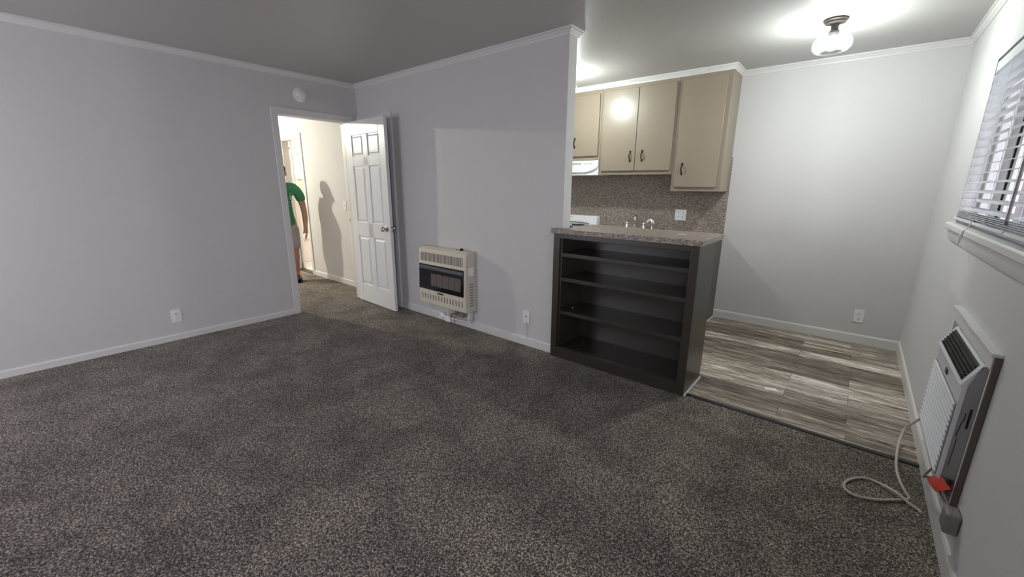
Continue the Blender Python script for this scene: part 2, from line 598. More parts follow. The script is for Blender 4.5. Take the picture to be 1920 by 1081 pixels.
# outside: walk, roof slab added to dim daylight on the blinds, and the wall of the building next door
g = G().box(XR + .12, 8.2, -6, 14.0, -0.12, -0.02)
struct(g, 'floor_walkway', M['concrete'], 'concrete walkway outside the window', 'floor', smooth=False)
g = G().box(XR + .12, 7.1, -2.3, 6.0, 2.55, 2.65)
struct(g, 'walkway_sky_blocker', M['siding'], 'unseen roof slab added over the walkway to dim daylight at the window', 'roof', smooth=False)
g = G().box(8.2, 8.4, -2.3, 14, -0.02, 5.0)
for k in range(20):
    g.box(8.185, 8.2, -2.3, 14, 0.02 + k * 0.25, 0.20 + k * .25)
g.box(XR + .2, 8.2, 6.0, 6.2, -0.02, 4.0)
struct(g, 'wall_neighbour', M['siding'], 'grey brown siding of the next building outside the blinds', 'wall', smooth=False)

# ------------------------------------------------------------------ trim
def crown_prof(h=0.046, d=0.034):
    return [(0, 0), (0, -h), (d * .18, -h), (d * .28, -h * .72), (d * .45, -h * .62), (d * .75, -h * .30), (d, -h * .26), (d, 0)]


def run(prof, p0, p1, nrm, z, g, m0=0.0, m1=0.0):
    """sweep a moulding profile (out, up) along a wall from p0 to p1; m0/m1 mitre the ends outwards (+) or inwards (-)"""
    p0, p1, n = Vector((*p0, z)), Vector((*p1, z)), Vector((*nrm, 0))
    d = (p1 - p0).normalized()
    A = [g.bm.verts.new(p0 + n * a + Vector((0, 0, b)) - d * (m0 * a)) for a, b in prof]
    B = [g.bm.verts.new(p1 + n * a + Vector((0, 0, b)) + d * (m1 * a)) for a, b in prof]
    k = len(prof)
    g.bm.faces.new(A)
    g.bm.faces.new(B[::-1])
    for i in range(k):
        g.bm.faces.new((A[i], B[i], B[(i + 1) % k], A[(i + 1) % k]))


cp = crown_prof()
g = G(); run(cp, (0, -4.6), (0, 0), (1, 0), H, g, 0, -1)
struct(g, 'trim_1', M['trim'], 'white crown moulding along the left wall', 'crown moulding', smooth=False)
g = G(); run(cp, (0, 0), (XE, 0), (0, -1), H, g, -1, 1); run(cp, (XE, 0), (XE, .108), (1, 0), H, g, 1, 1); run(cp, (XE, .108), (.7, .108), (0, 1), H, g, 1, 0)
struct(g, 'trim_2', M['trim'], 'white crown moulding wrapping the free end of the heater wall', 'crown moulding', smooth=False)
CX1, CYF = 3.487, 1.66        # right side and face of the wall cabinets
g = G(); run(cp, (.7, CYF), (CX1, CYF), (0, -1), H, g, 0, 1); run(cp, (CX1, CYF), (CX1, YK), (1, 0), H, g, 1, -1)
run(cp, (CX1, YK), (XR, YK), (0, -1), H, g, -1, -1)
struct(g, 'trim_3', M['trim'], 'white crown moulding over the kitchen cabinets and far wall', 'crown moulding', smooth=False)
g = G(); run(cp, (XR, YK), (XR, -4.6), (-1, 0), H, g, -1, 0)
struct(g, 'trim_4', M['trim'], 'white crown moulding along the right wall', 'crown moulding', smooth=False)


def bprof(h):
    return [(0, 0), (.012, 0), (.012, h - .012), (.007, h - .002), (0, h)]


g = G(); run(bprof(.058), (0, -4.6), (0, -.92), (1, 0), 0, g)
struct(g, 'baseboard_left', M['trim'], 'low white baseboard below the left wall', 'baseboard', smooth=False)
g = G(); run(bprof(.078), (.672, 0), (2.748, 0), (0, -1), 0, g)
struct(g, 'baseboard_middle', M['trim'], 'white baseboard below the gas heater', 'baseboard', smooth=False)
g = G(); run(bprof(.085), (3.50, YK), (XR, YK), (0, -1), 0, g)
struct(g, 'baseboard_far', M['trim'], 'white baseboard at the foot of the kitchen far wall', 'baseboard', smooth=False)
g = G(); run(bprof(.088), (XR, YK), (XR, -.93), (-1, 0), 0, g); run(bprof(.082), (XR, -.945), (XR, ED1), (-1, 0), 0, g)
struct(g, 'baseboard_right', M['basepaint'], 'scuffed white baseboard under the air conditioner', 'baseboard', smooth=False)
g = G(); run(bprof(.075), (-1.80, HY), (-.66, HY), (0, -1), 0, g)
struct(g, 'baseboard_hall', M['trim'], 'white baseboard of the hall wall', 'baseboard', smooth=False)
g = G().prism([(-.022, .0), (-.018, .006), (.006, .008), (.014, .004), (.014, 0)], 'x', 3.84, XR - .012)
struct(g, 'trim_5', M['strip'], 'black metal threshold strip where carpet meets vinyl', 'threshold')
g = G().box(3.832, 3.842, -.045, .322, 0, .012).box(3.50, 3.51, 1.36, 1.98, 0, .014)
struct(g, 'trim_6', M['trim'], 'thin white shoe strip at the foot of the bookcase side', 'shoe moulding', bevel=.002)

# ------------------------------------------------------------------ doorway casing + hall door
g = G()
for xo, s in ((0.0, 1), (-.11, -1)):
    x0, x1 = sorted((xo, xo + s * .016))
    g.box(x0, x1, DY0 - .06, DY0, 0, DZ).box(x0, x1, DY1, DY1 + .06, 0, DZ).box(x0, x1, DY0 - .06, DY1 + .06, DZ, DZ + .066)
g.box(-.11, 0, DY0 - .018, DY0, 0, DZ).box(-.11, 0, DY1, DY1 + .018, 0, DZ).box(-.11, 0, DY0 - .018, DY1 + .018, DZ, DZ + .018)
g.box(-.06, -.04, DY0, DY0 + .012, 0, DZ)
struct(g, 'trim_7', M['trim'], 'white casing and jamb around the doorway to the hall', 'door casing', bevel=.003)


def six_panel(d, w, h, th, m, T):
    """stiles and rails as one slab, six raised panels as parts; local x = width, -y = visible face"""
    st, mid = .112, .098
    pw = (w - 2 * st - mid) / 2
    rows = ((.215, .78), (.94, 1.55), (1.655, 1.875))
    cols = ((st, st + pw), (st + pw + mid, w - st))
    g = G(T)
    g.box(0, st, -th, 0, 0, h).box(w - st, w, -th, 0, 0, h).box(st + pw, st + pw + mid, -th, 0, rows[0][0], rows[2][1])
    zs = [0] + [v for r in rows for v in r] + [h]
    for a, b in zip(zs[0::2], zs[1::2]):
        g.box(st, w - st, -th, 0, a, b)
    slab = done(g, 'slab', m, d, bevel=.003)
    for z0, z1 in rows:
        for x0, x1 in cols:
            g = G(T).box(x0, x1, -th + .010, -.010, z0, z1)
            g.frustum(x0 + .014, x1 - .014, z0 + .014, z1 - .014, -th + .010, -th + .002, .018)
            g.frustum(x0 + .014, x1 - .014, z0 + .014, z1 - .014, -.010, -.002, .018)
            done(g, 'panel', m, d, smooth=False)


KN = [(0, 0), (.032, 0), (.032, .004), (.014, .008), (.011, .026), (.018, .032), (.027, .042), (.029, .052), (.024, .061), (.010, .065), (0, .0655)]
DW = .79
TD = place((0.001, -.118, .012), math.radians(-2.6))
door = thing('door_1', (0.001, -.118, .012), 'white six panel door standing open against the heater wall', 'door', kind='structure')
six_panel(door, DW, 2.02, .035, M['door'], TD)
for y, s in ((-.035, -1), (0, 1)):
    k = G(TD).lathe([(r, s * h) for r, h in KN], (DW - .068, y, .90), 'y')
    tag(done(k, 'door_knob', M['nickel'], door), 'satin nickel round knob')
done(G(TD).box(DW - .0005, DW + .0015, -.029, -.006, .87, .93).box(DW, DW + .011, -.024, -.012, .892, .908), 'latch_plate', M['nickel'], door)
for z in (.2, 1.0, 1.82):
    done(G(TD).cyl((.001, .003, z - .045), (.001, .003, z + .045), .005), 'hinge', M['nickel'], door)

# closet door in the heater wall, seen edge on behind the open door
d2 = thing('door_2', (.32, 0, 0), 'white cased closet door hidden behind the open six panel door', 'door', kind='structure')
g = G().box(.03, .045, -.0, .108, 0, 2.04).box(.597, .612, 0, .108, 0, 2.04).box(.03, .612, 0, .108, 2.036, 2.05)
g.box(.0, .04, -.016, 0, 0, 2.10).box(.604, .668, -.02, 0, 0, 2.036).box(.0, .668, -.02, 0, 2.036, 2.10)
done(g, 'door_casing', M['trim'], d2, bevel=.003)
done(G().box(.045, .597, .045, .08, .01, 2.036), 'slab', M['door'], d2, bevel=.002)

# door at the right end of the hall, only its left edge and knob in view
d3 = thing('door_3', (-.3, HY, 0), 'white hall door with nickel knob at the end of the hall wall', 'door', kind='structure')
g = G().box(-.655, -.595, HY - .016, HY, 0, 2.03).box(-.655, -.0, HY - .016, HY, 2.03, 2.09).box(-.6, -.585, HY, HY + .1, 0, 2.03)
done(g, 'door_casing', M['trim'], d3, bevel=.003)
done(G().box(-.585, -.03, HY + .01, HY + .045, .01, 2.03), 'slab', M['door'], d3, bevel=.002)
done(G().lathe([(r, -h) for r, h in KN], (-.548, HY + .01, .92), 'y'), 'door_knob', M['nickel'], d3)

# bathroom doorway casing and the bathroom door standing open inside
g = G().box(-1.862, -1.80, HY - .016, HY, 0, 2.02).box(-2.548, -2.485, HY - .016, HY, 0, 2.02).box(-2.548, -1.80, HY - .016, HY, 2.02, 2.085)
g.box(-1.876, -1.862, HY, HY + .1, 0, 2.02).box(-2.485, -2.471, HY, HY + .1, 0, 2.02).box(-2.485, -1.862, HY, HY + .1, 2.006, 2.02)
struct(g, 'trim_8', M['trim'], 'white casing around the bright bathroom doorway', 'door casing', bevel=.003)
d4 = thing('door_4', (-2.47, .3, 0), 'white bathroom door swung open into the bathroom', 'door', kind='structure')
T4 = place((-2.44, .275, .012), math.radians(155))
six_panel(d4, .60, 2.0, .035, M['door'], T4)
g = G().box(-2.485, -1.862, HY - .004, HY + .104, 0, .008)
struct(g, 'trim_9', M['strip'], 'dark threshold strip under the bathroom doorway', 'threshold')

# bathroom fittings
tb = thing('bathtub', (-3.25, 1.0, 0), 'white bathtub in the bright bathroom', 'bathtub')
g = G().box(-3.06, -3.02, .29, 1.88, 0, .46).box(BX + .01, -3.06, .29, .36, .02, .46).box(BX + .01, -3.06, 1.8, 1.88, .02, .46).box(BX + .011, BX + .08, .36, 1.8, .02, .46).box(BX + .02, -3.04, .30, 1.87, .004, .1)
done(g, 'basin', M['tub'], tb, bevel=.012)
done(G().box(-3.07, -3.0, .285, 1.885, .40, .475), 'rim', M['tub'], tb, bevel=.015, seg=3)
cr = done(G().cyl((-3.04, .275, 1.95), (-3.04, 1.895, 1.95), .013), 'curtain_rod', M['nickel'])
tag(cr, 'metal shower curtain rod across the bright bathroom', 'curtain rod')
wn = thing('window_2', (BX - .05, (by0 + by1) / 2, bz0), 'small bright bathroom window above the bathtub', 'window', kind='structure')
g = G()
for a, b, c, d in ((by0, by0 + .03, bz0, bz1), (by1 - .03, by1, bz0, bz1), (by0, by1, bz0, bz0 + .03), (by0, by1, bz1 - .03, bz1), (by0, by1, 1.685, 1.715)):
    g.box(BX - .07, BX - .02, a, b, c, d)
g.box(BX, BX + .015, by0 - .05, by0, bz0 - .05, bz1 + .05).box(BX, BX + .015, by1, by1 + .05, bz0 - .05, bz1 + .05).box(BX, BX + .015, by0, by1, bz1, bz1 + .05).box(BX, BX + .03, by0, by1, bz0 - .05, bz0)
done(g, 'window_frame', M['trim'], wn, bevel=.002)
done(G().box(BX - .048, BX - .044, by0 + .03, by1 - .03, bz0 + .03, bz1 - .03), 'pane', M['pane'], wn, smooth=False)


# ------------------------------------------------------------------ wall plates and small fixtures
def outlet(name, T, label, gangs=1, switch=False):
    loc = T.to_translation()
    o = thing(name, loc, label, 'light switch' if switch else 'outlet', None if switch else 'white wall outlets')
    wdt = .072 if gangs == 1 else .118
    done(G(T).box(-wdt / 2, wdt / 2, -.006, 0, -.059, .059), 'cover_plate', M['white'], o, bevel=.0025)
    if switch:
        done(G(T).box(-.005, .005, -.018, -.006, -.004, .014), 'toggle', M['white'], o, bevel=.001)
        return o
    for gx in ([0] if gangs == 1 else [-.023, .023]):
        for z in (.0205, -.0205):
            r = done(G(T).lathe([(0, -.0095), (.0155, -.0095), (.0172, -.0075), (.0172, -.005)], (gx, 0, z), 'y', 20), 'receptacle', M['white'], o)
            g = G(T)
            g.box(gx - .0075, gx - .0050, -.0101, -.009, z - .001, z + .009).box(gx + .0050, gx + .0075, -.0101, -.009, z, z + .008)
            g.box(gx - .0025, gx + .0025, -.0101, -.009, z - .0105, z - .0055)
            done(g, 'slots', M['blackpl'], r, smooth=False)
    done(G(T).lathe([(0, -.0075), (.003, -.0075), (.0035, -.006)], (0, 0, 0), 'y', 10), 'screw', M['white'], o)
    return o


outlet('wall_outlet', place((0, -1.927, .2185), PI / 2), 'white duplex outlet low on the long left wall')
outlet('wall_outlet', place((4.697, YK, .254)), 'white duplex outlet low on the kitchen far wall')
outlet('wall_outlet', place((3.05, YK - .012, 1.07)), 'white double width outlet on the speckled backsplash', 2)
outlet('light_switch', place((-.742, HY, 1.087)), 'white light switch on the lit hall wall beside the hall door', 1, True)
# cable jack plate with its painted-over wire
T = place((2.461, 0, .262))
o = thing('cable_jack', (2.461, 0, .262), 'white wall plate with one round jack between heater and bookcase', 'wall plate')
done(G(T).box(-.035, .035, -.007, 0, -.057, .057), 'cover_plate', M['white'], o, bevel=.0025)
done(G(T).lathe([(0, -.013), (.005, -.013), (.006, -.006)], (0, 0, .004), 'y', 14), 'jack', M['blackpl'], o)
done(G().tube([(2.459, -.004, .206), (2.460, -.006, .15), (2.463, -.006, .085), (2.462, -.016, .06), (2.40, -.018, .045), (2.2, -.016, .035), (1.95, -.016, .03)], .0035, 6), 'wire', M['trim'], o)
# ring scar of an old doorstop in the plaster
g = G()
pts = [(.741 + .034 * math.cos(a), -.001, .906 + .04 * math.sin(a)) for a in [2 * PI * k / 24 for k in range(25)]]
g.tube(pts, .0035, 6)
tag(done(g, 'plaster_ring', M['wall']), 'faint round knob mark in the plaster right of the open door', 'wall mark')
# smoke detector
T = place((0, -.617, 2.241), PI / 2)
o = thing('smoke_detector', (0, -.617, 2.241), 'round white smoke detector above the doorway', 'smoke detector')
done(G(T).lathe([(0, -.014), (.058, -.014), (.066, -.010), (.067, 0)], (0, 0, 0), 'y', 36), 'base', M['white'], o)
done(G(T).lathe([(0, -.042), (.036, -.042), (.046, -.036), (.049, -.018), (.049, -.013)], (.004, 0, 0), 'y', 36), 'cover', M['white'], o)
for a in (.5, 2.6, 3.7, 5.8):
    done(G(T).ball((.004 + .047 * math.cos(a), -.028, .047 * math.sin(a)), .005, 8), 'vent_slot', M['grey'], o)


# ------------------------------------------------------------------ ceiling lamps
def ceiling_lamp(x, y, label, bulbmat, name='ceiling_light'):
    o = thing(name, (x, y, H), label, 'lamp')
    c = (x, y, H)
    done(G().lathe([(0, 0), (.066, 0), (.068, -.010), (.060, -.016), (.058, -.024), (.030, -.030), (.022, -.036), (.020, -.062), (.027, -.068), (.030, -.084), (.026, -.090), (0, -.090)], c, n=36), 'canopy', M['bronze'], o)
    sh = [(.036, -.078), (.046, -.082), (.078, -.094), (.104, -.116), (.115, -.145), (.110, -.172), (.092, -.190), (.066, -.198), (.060, -.196)]
    inner = [(r - .003, h + .001) for r, h in reversed(sh)]
    done(G().lathe(sh + inner + [sh[0]], c, n=48), 'lamp_shade', M['shade'], o)
    b = done(G().lathe([(0, -.186), (.018, -.182), (.029, -.166), (.031, -.150), (.0295, -.141)], c, n=24), 'bulb', bulbmat, o)
    done(G().lathe([(.0295, -.1405), (.026, -.130), (.016, -.114), (.0135, -.104), (.0135, -.09), (0, -.09)], c, n=20), 'socket', M['white'], o)
    return o


ceiling_lamp(4.231, .965, 'lit clear glass ceiling light on a bronze canopy in the dining corner', BULB)
ceiling_lamp(2.14, 1.0, 'ceiling light of the galley, hidden behind the heater wall', BULB2)
ceiling_lamp(-2.6, -1.35, 'ceiling light of the hall, hidden beside the doorway', BULBH)
ceiling_lamp(-2.2, 1.1, 'ceiling light inside the bright bathroom', BULBB)

# ------------------------------------------------------------------ gas heater
HX0, HX1, HZ0, HZ1 = 1.165, 1.848, .190, .768
prof = [(0, HZ1), (-.085, HZ1 + .004), (-.118, HZ1 - .018), (-.128, HZ1 - .05), (-.142, .345), (-.132, HZ0), (0, HZ0)]
ht = thing('gas_heater', ((HX0 + HX1) / 2, -.07, HZ0), 'cream vent free gas wall heater hung low on the off white wall', 'heater')
done(G().prism(prof, 'x', HX0, HX1), 'cabinet', M['cream'], ht, bevel=.008, seg=3)


def face_y(z):      # front face of the heater at a height
    a, b = (-.128, HZ1 - .05), (-.142, .345)
    if z < .345:
        a, b = (-.142, .345), (-.132, HZ0)
    t = (z - a[1]) / (b[1] - a[1])
    return a[0] + t * (b[0] - a[0])


g = G()
for k in range(30):
    x = HX0 + .045 + k * (HX1 - HX0 - .09) / 29
    g.prism([(face_y(.716) - .0012, .716), (face_y(.632) - .0012, .632), (face_y(.632) + .003, .632), (face_y(.716) + .003, .716)], 'x', x - .0042, x + .0042)
done(g, 'top_grille', M['creamdk'], ht, smooth=False)
for k in range(15):
    x = HX0 + .05 + k * (HX1 - HX0 - .10) / 14
    g = G().prism([(face_y(.298) - .0012, .298), (face_y(.245) - .0012, .245), (face_y(.245) + .003, .245), (face_y(.298) + .003, .298)], 'x', x - .0045, x + .0045)
    done(g, 'vent_slot', M['creamdk'], ht, smooth=False)
# fire window: dark recess, reflector, plaques behind
za, zb = .345, .600
fw = done(G().prism([(face_y(zb) - .003, zb), (face_y(za) - .004, za), (face_y(za) + .003, za), (face_y(zb) + .003, zb)], 'x', HX0 + .010, HX1 - .022), 'fire_window', M['firegl'], ht, bevel=.002)
done(G().prism([(face_y(.58) - .010, .578), (face_y(.55) - .012, .552), (face_y(.55) - .003, .545), (face_y(.58) - .002, .585)], 'x', HX0 + .02, HX1 - .03), 'reflector_bar', M['steel'], fw, bevel=.002)
for k in range(5):
    x0 = HX0 + .195 + k * .086
    done(G().prism([(face_y(.51) - .0045, .515), (face_y(.39) - .0055, .392), (face_y(.39) + .001, .392), (face_y(.51) + .001, .515)], 'x', x0, x0 + .083), 'burner_plaque', M['ceramic'], fw, bevel=.0015)
done(G().prism([(face_y(.325) - .002, .331), (face_y(.32) - .002, .317), (face_y(.32) + .002, .317), (face_y(.325) + .002, .331)], 'x', HX0 + .285, HX0 + .375), 'name_badge', M['blackpl'], ht)
done(G().lathe([(.019, 0), (.019, .012), (.016, .016), (0, .016)], (HX1 - .12, -.065, HZ1 + .003), n=20).box(HX1 - .123, HX1 - .117, -.082, -.048, HZ1 + .016, HZ1 + .024), 'control_knob', M['blackpl'], ht, bevel=.001)
done(G().lathe([(.008, 0), (.008, .008), (0, .009)], (HX1 - .19, -.06, HZ1 + .002), n=14), 'igniter_button', M['grey'], ht)
g = G()
for k in range(9):
    z = .25 + k * .026
    g.box(HX1 - .001, HX1 + .0012, -.085, -.03, z, z + .011)
done(g, 'side_vents', M['grey'], ht, smooth=False)
done(G().box(HX1 - .001, HX1 + .001, -.100, -.03, .545, .625), 'rating_label', M['paper'], ht)
for y, z in ((-.108, .64), (-.022, .64), (-.108, .53), (-.022, .53)):
    done(G().lathe([(.004, 0), (.004, .002), (0, .003)], (HX1, y, z), 'x', 8), 'screw', M['blackpl'], ht)
# pipework under the heater
done(G().tube([(1.80, -.045, .20), (1.80, -.05, .12), (1.80, -.05, .07)], .013, 12).ball((1.80, -.05, .12), .022, 12, (1, 1, 1.3)).tube([(1.80, -.05, .075), (1.70, -.055, .072), (1.5, -.06, .062)], .009, 10).lathe([(.018, -.012), (.018, .012)], (1.8, -.05, .085), n=8), 'gas_pipe', M['trim'], ht)
done(G().box(1.475, 1.56, -.085, -.03, .03, .085).ball((1.43, -.055, .07), .035, 14, (1, .8, 1)).tube([(1.50, -.05, .08), (1.49, -.06, .13), (1.52, -.06, .19)], .008, 8), 'shutoff_valve', M['white'], ht, bevel=.004)
done(G().tube([(1.55, -.07, .075), (1.60, -.085, .13), (1.66, -.08, .15), (1.70, -.07, .19)], .006, 8), 'pilot_tube', M['brass'], ht)
done(G().box(1.60, 1.72, -.06, -.02, .10, .185), 'regulator', M['grey'], ht, bevel=.006)
done(G().cyl((1.575, -.09, .118), (1.61, -.09, .130), .010), 'valve_cap', M['orange'], ht)
hk = G()
hk.tube([(1.215 + .03 * math.cos(a), -.02 - .006 * math.sin(a), .13 + .032 * math.sin(a)) for a in [PI * k / 10 for k in range(-6, 14)]], .003, 6)
done(hk, 'wire_loop', M['trim'], ht)

# ------------------------------------------------------------------ bookcase under the bar
BX0, BX1, BYF, BYB, BZT = 2.752, 3.832, -.05, .32, 1.014
bk = thing('bookcase', ((BX0 + BX1) / 2, .13, 0), 'dark brown built in bookcase with open shelves under the bar counter', 'bookcase')
done(G().box(BX1 - .02, BX1, BYF + .02, BYB, 0, BZT), 'side_panel', M['dkbrown'], bk, bevel=.002)
done(G().box(XE + .004, XE + .022, BYF + .02, BYB, 0, BZT), 'side_panel', M['dkbrown'], bk, bevel=.002)
done(G().box(XE + .022, BX1 - .02, BYB - .012, BYB, 0, BZT), 'back_panel', M['dkbrown'], bk)
g = G().box(BX0, BX0 + .054, BYF, BYF + .02, 0, BZT).box(BX1 - .054, BX1, BYF, BYF + .02, 0, BZT)
g.box(BX0 + .054, BX1 - .054, BYF, BYF + .02, .978, BZT).box(BX0 + .054, BX1 - .054, BYF, BYF + .02, 0, .088)
done(g, 'face_frame', M['dkbrown'], bk, bevel=.002)
done(G().box(BX0, BX0 + .02, BYF + .02, -.001, 0, BZT), 'filler_strip', M['dkbrown'], bk)
for z in (.835, .640, .368):
    done(G().box(XE + .022, BX1 - .02, BYF + .022, BYB - .012, z, z + .030), 'shelf', M['dkbrown'], bk, bevel=.002)
done(G().box(XE + .022, BX1 - .02, BYF + .02, BYB - .012, .066, .090), 'bottom_shelf', M['dkbrown'], bk, bevel=.002)
done(G().box(BX1 - .02, BX1, BYB, BYB + .006, .1, BZT), 'corner_bead', M['dkbrown'], bk)
g = G().prism([(2.735, -.068), (3.847, -.068), (3.847, .452), (XE + .003, .452), (XE + .003, -.001), (2.735, -.001)], 'z', BZT, 1.051)
bc = done(g, 'bar_counter', M['lam'], None, bevel=.004)
tag(bc, 'speckled brown laminate counter top over the dark bookcase', 'countertop')
g = G().obox((2.86, .10, .3995), (.016, .012, .002), Matrix.Rotation(.5, 3, 'Z'))
tag(done(g, 'paper_scrap', M['paper'], None), 'tiny white scrap on the third shelf of the dark bookcase', 'scrap')
g = G().obox((3.63, .22, 1.0516), (.05, .03, .001), Matrix.Rotation(.3, 3, 'Z'))
tag(done(g, 'dust_smear', M['paper'], None), 'small pale smear on the bar counter top', 'smear')


# ------------------------------------------------------------------ kitchen cabinets
def pull(T, parent):
    """black colonial pull with spade ends; local face at y=0 facing -y, vertical"""
    g = G(T)
    g.tube([(0, -.004, -.036), (0, -.012, -.030), (0, -.024, -.016), (0, -.028, 0), (0, -.024, .016), (0, -.012, .030), (0, -.004, .036)], [.004, .005, .006, .0065, .006, .005, .004], 10)
    for s in (1, -1):
        g.prism([(0, s * .064), (.005, s * .055), (.012, s * .049), (.010, s * .043), (.006, s * .040), (.007, s * .030), (-.007, s * .030), (-.006, s * .040), (-.010, s * .043), (-.012, s * .049), (-.005, s * .055)], 'y', -.004, 0)
    return done(g, 'handle', M['black'], parent, bevel=.0008)


def hinge(T, parent):
    return done(G(T).cyl((0, -.004, -.028), (0, -.004, .028), .0045, n=10).box(-.014, 0, -.003, .001, -.022, .022), 'hinge', M['tan'], parent)


def wall_cabinet(name, x0, x1, z0, doors, label, handles, hinges):
    """doors: (x0,x1,z0,z1); face frame front at CYF, overlay doors 18 mm proud"""
    c = thing(name, ((x0 + x1) / 2, YK - .16, z0), label, 'cabinet', 'tan kitchen wall cabinets')
    g = G().box(x0, x0 + .018, CYF + .02, YK - .002, z0, H - .003).box(x1 - .018, x1, CYF + .02, YK - .002, z0, H - .003)
    g.box(x0 + .018, x1 - .018, CYF + .02, YK - .002, z0 + .025, z0 + .043).box(x0 + .018, x1 - .018, YK - .012, YK - .002, z0 + .043, H - .003)
    done(g, 'carcass', M['tan'], c, bevel=.0015)
    dx0, dx1 = min(d[0] for d in doors) + .02, max(d[1] for d in doors) - .02
    dz0, dz1 = doors[0][2] + .02, doors[0][3] - .02
    g = G().box(x0, dx0, CYF, CYF + .02, z0, H - .003).box(dx1, x1, CYF, CYF + .02, z0, H - .003)
    g.box(dx0, dx1, CYF, CYF + .02, z0, dz0).box(dx0, dx1, CYF, CYF + .02, dz1, H - .003)
    done(g, 'face_frame', M['tan'], c, bevel=.0015)
    for i, (a, b, e, f) in enumerate(doors):
        d = done(G().box(a, b, CYF - .019, CYF - .0005, e, f), 'door', M['tan'], c, bevel=.004)
        pull(place((handles[i][0], CYF - .019, handles[i][1])), d)
        for hz in (f - .22, e + .16):
            hinge(place((hinges[i], CYF - .006, hz)), d)
    return c


wall_cabinet('wall_cabinet', 1.44, 2.195, 1.655, [(1.462, 1.81, 1.70, 2.352), (1.815, 2.172, 1.70, 2.352)],
             'short tan wall cabinet over the white range hood', [(1.775, 1.81), (1.872, 1.85)], [1.458, 2.178])
wall_cabinet('wall_cabinet', 2.197, 3.017, 1.492, [(2.222, 2.616, 1.532, 2.360), (2.620, 3.000, 1.532, 2.360)],
             'wide tan wall cabinet with two doors above the sink', [(2.565, 1.68), (2.697, 1.682)], [2.217, 3.005])
wall_cabinet('wall_cabinet', 3.019, CX1, 1.326, [(3.05, 3.452, 1.366, 2.360)],
             'tall single door tan wall cabinet next to the bare far wall', [(3.121, 1.54)], [3.456])
# range hood
hd = thing('range_hood', (1.82, 1.80, 1.49), 'white range hood under the short tan cabinet', 'range hood')
done(G().box(1.445, 2.19, CYF - .005, YK - .002, 1.488, 1.652), 'canopy', M['enamel'], hd, bevel=.006)
pf = [(1.445, 1.652), (2.19, 1.652), (2.19, 1.59), (2.16, 1.562), (2.10, 1.535), (2.02, 1.52), (1.445, 1.52)]
done(G().prism(pf, 'y', CYF - .022, CYF - .004), 'front_panel', M['enamel'], hd, bevel=.003)
done(G().box(1.60, 1.975, CYF - .0245, CYF - .021, 1.612, 1.632), 'vent_slot', M['label'], hd, bevel=.003)
g = G()
for x in (2.01, 2.05, 2.09):
    g.box(x, x + .022, CYF - .024, CYF - .021, 1.612, 1.622)
done(g, 'switches', M['label'], hd, bevel=.001)
done(G().box(1.47, 2.17, CYF + .02, YK - .04, 1.482, 1.489), 'filter', M['grey'], hd)
# backsplash
g = G().box(.7, 3.50, YK - .012, YK - .001, .885, 1.66)
struct(g, 'wall_backsplash', M['lam'], 'speckled brown laminate backsplash behind the sink', 'backsplash', smooth=False)
# base cabinet, counter, sink
bcab = thing('base_cabinet', (2.8, 1.68, 0), 'brown base cabinet below the sink behind the bookcase', 'cabinet')
done(G().box(2.09, 2.108, 1.40, YK - .001, 0, .845).box(3.48, 3.498, 1.40, YK - .001, 0, .845).box(2.108, 3.48, 1.40, YK - .001, .10, .118).box(2.108, 3.48, 1.40, 1.418, .118, .69).box(2.108, 3.48, YK - .015, YK - .001, .118, .845), 'carcass', M['dkbrown'], bcab, bevel=.002)
for k in range(4):
    a = 2.105 + k * .348
    d = done(G().box(a, a + .335, 1.381, 1.3995, .13, .69), 'door', M['dkbrown'], bcab, bevel=.004)
    pull(place((a + (.29 if k % 2 == 0 else .045), 1.381, .6)), d)
    done(G().box(a, a + .335, 1.381, 1.3995, .71, .835), 'drawer', M['dkbrown'], bcab, bevel=.004)
SX0, SX1, SY0, SY1 = 2.36, 2.86, 1.44, 1.79
g = G().box(2.085, SX0, 1.36, YK - .012, .847, .885).box(SX1, 3.505, 1.36, YK - .012, .847, .885).box(SX0, SX1, 1.36, SY0, .847, .885).box(SX0, SX1, SY1, YK - .012, .847, .885)
ct = done(g, 'sink_counter', M['lam'], None, smooth=False)
tag(ct, 'speckled brown laminate counter top holding the sink along the far wall', 'countertop')
sk = thing('sink', ((SX0 + SX1) / 2, 1.62, .70), 'stainless kitchen sink let into the far counter', 'sink')
e = .003
g = G().box(SX0 - .03, SX1 + .12, SY0 - .03, SY0 + .012, .8855, .8885).box(SX0 - .03, SX1 + .12, SY1 - .012, SY1 + .13, .8855, .8885).box(SX0 - .03, SX0 + .012, SY0 + .012, SY1 - .012, .8855, .8885).box(SX1 - .012, SX1 + .12, SY0 + .012, SY1 - .012, .8855, .8885)
done(g, 'rim', M['chrome'], sk)
g = G().box(SX0 + e, SX1 - e, SY0 + e, SY0 + e + .003, .71, .8855).box(SX0 + e, SX1 - e, SY1 - e - .003, SY1 - e, .71, .8855).box(SX0 + e, SX0 + e + .003, SY0 + e, SY1 - e, .71, .8855).box(SX1 - e - .003, SX1 - e, SY0 + e, SY1 - e, .71, .8855).box(SX0 + e, SX1 - e, SY0 + e, SY1 - e, .706, .71)
done(g, 'basin', M['chrome'], sk)
FZ = .8885
fc = thing('faucet', (2.585, 1.85, FZ), 'chrome kitchen faucet with arched spout and two lever handles', 'faucet')
done(G().box(2.465, 2.715, 1.822, 1.878, FZ, FZ + .014), 'base_plate', M['chrome'], fc, bevel=.006, seg=3)
sp = [(2.585, 1.85, FZ + .012), (2.586, 1.849, FZ + .05), (2.592, 1.845, FZ + .10), (2.600, 1.836, FZ + .14), (2.610, 1.815, FZ + .165), (2.62, 1.785, FZ + .172), (2.63, 1.755, FZ + .160), (2.634, 1.74, FZ + .135), (2.635, 1.737, FZ + .115)]
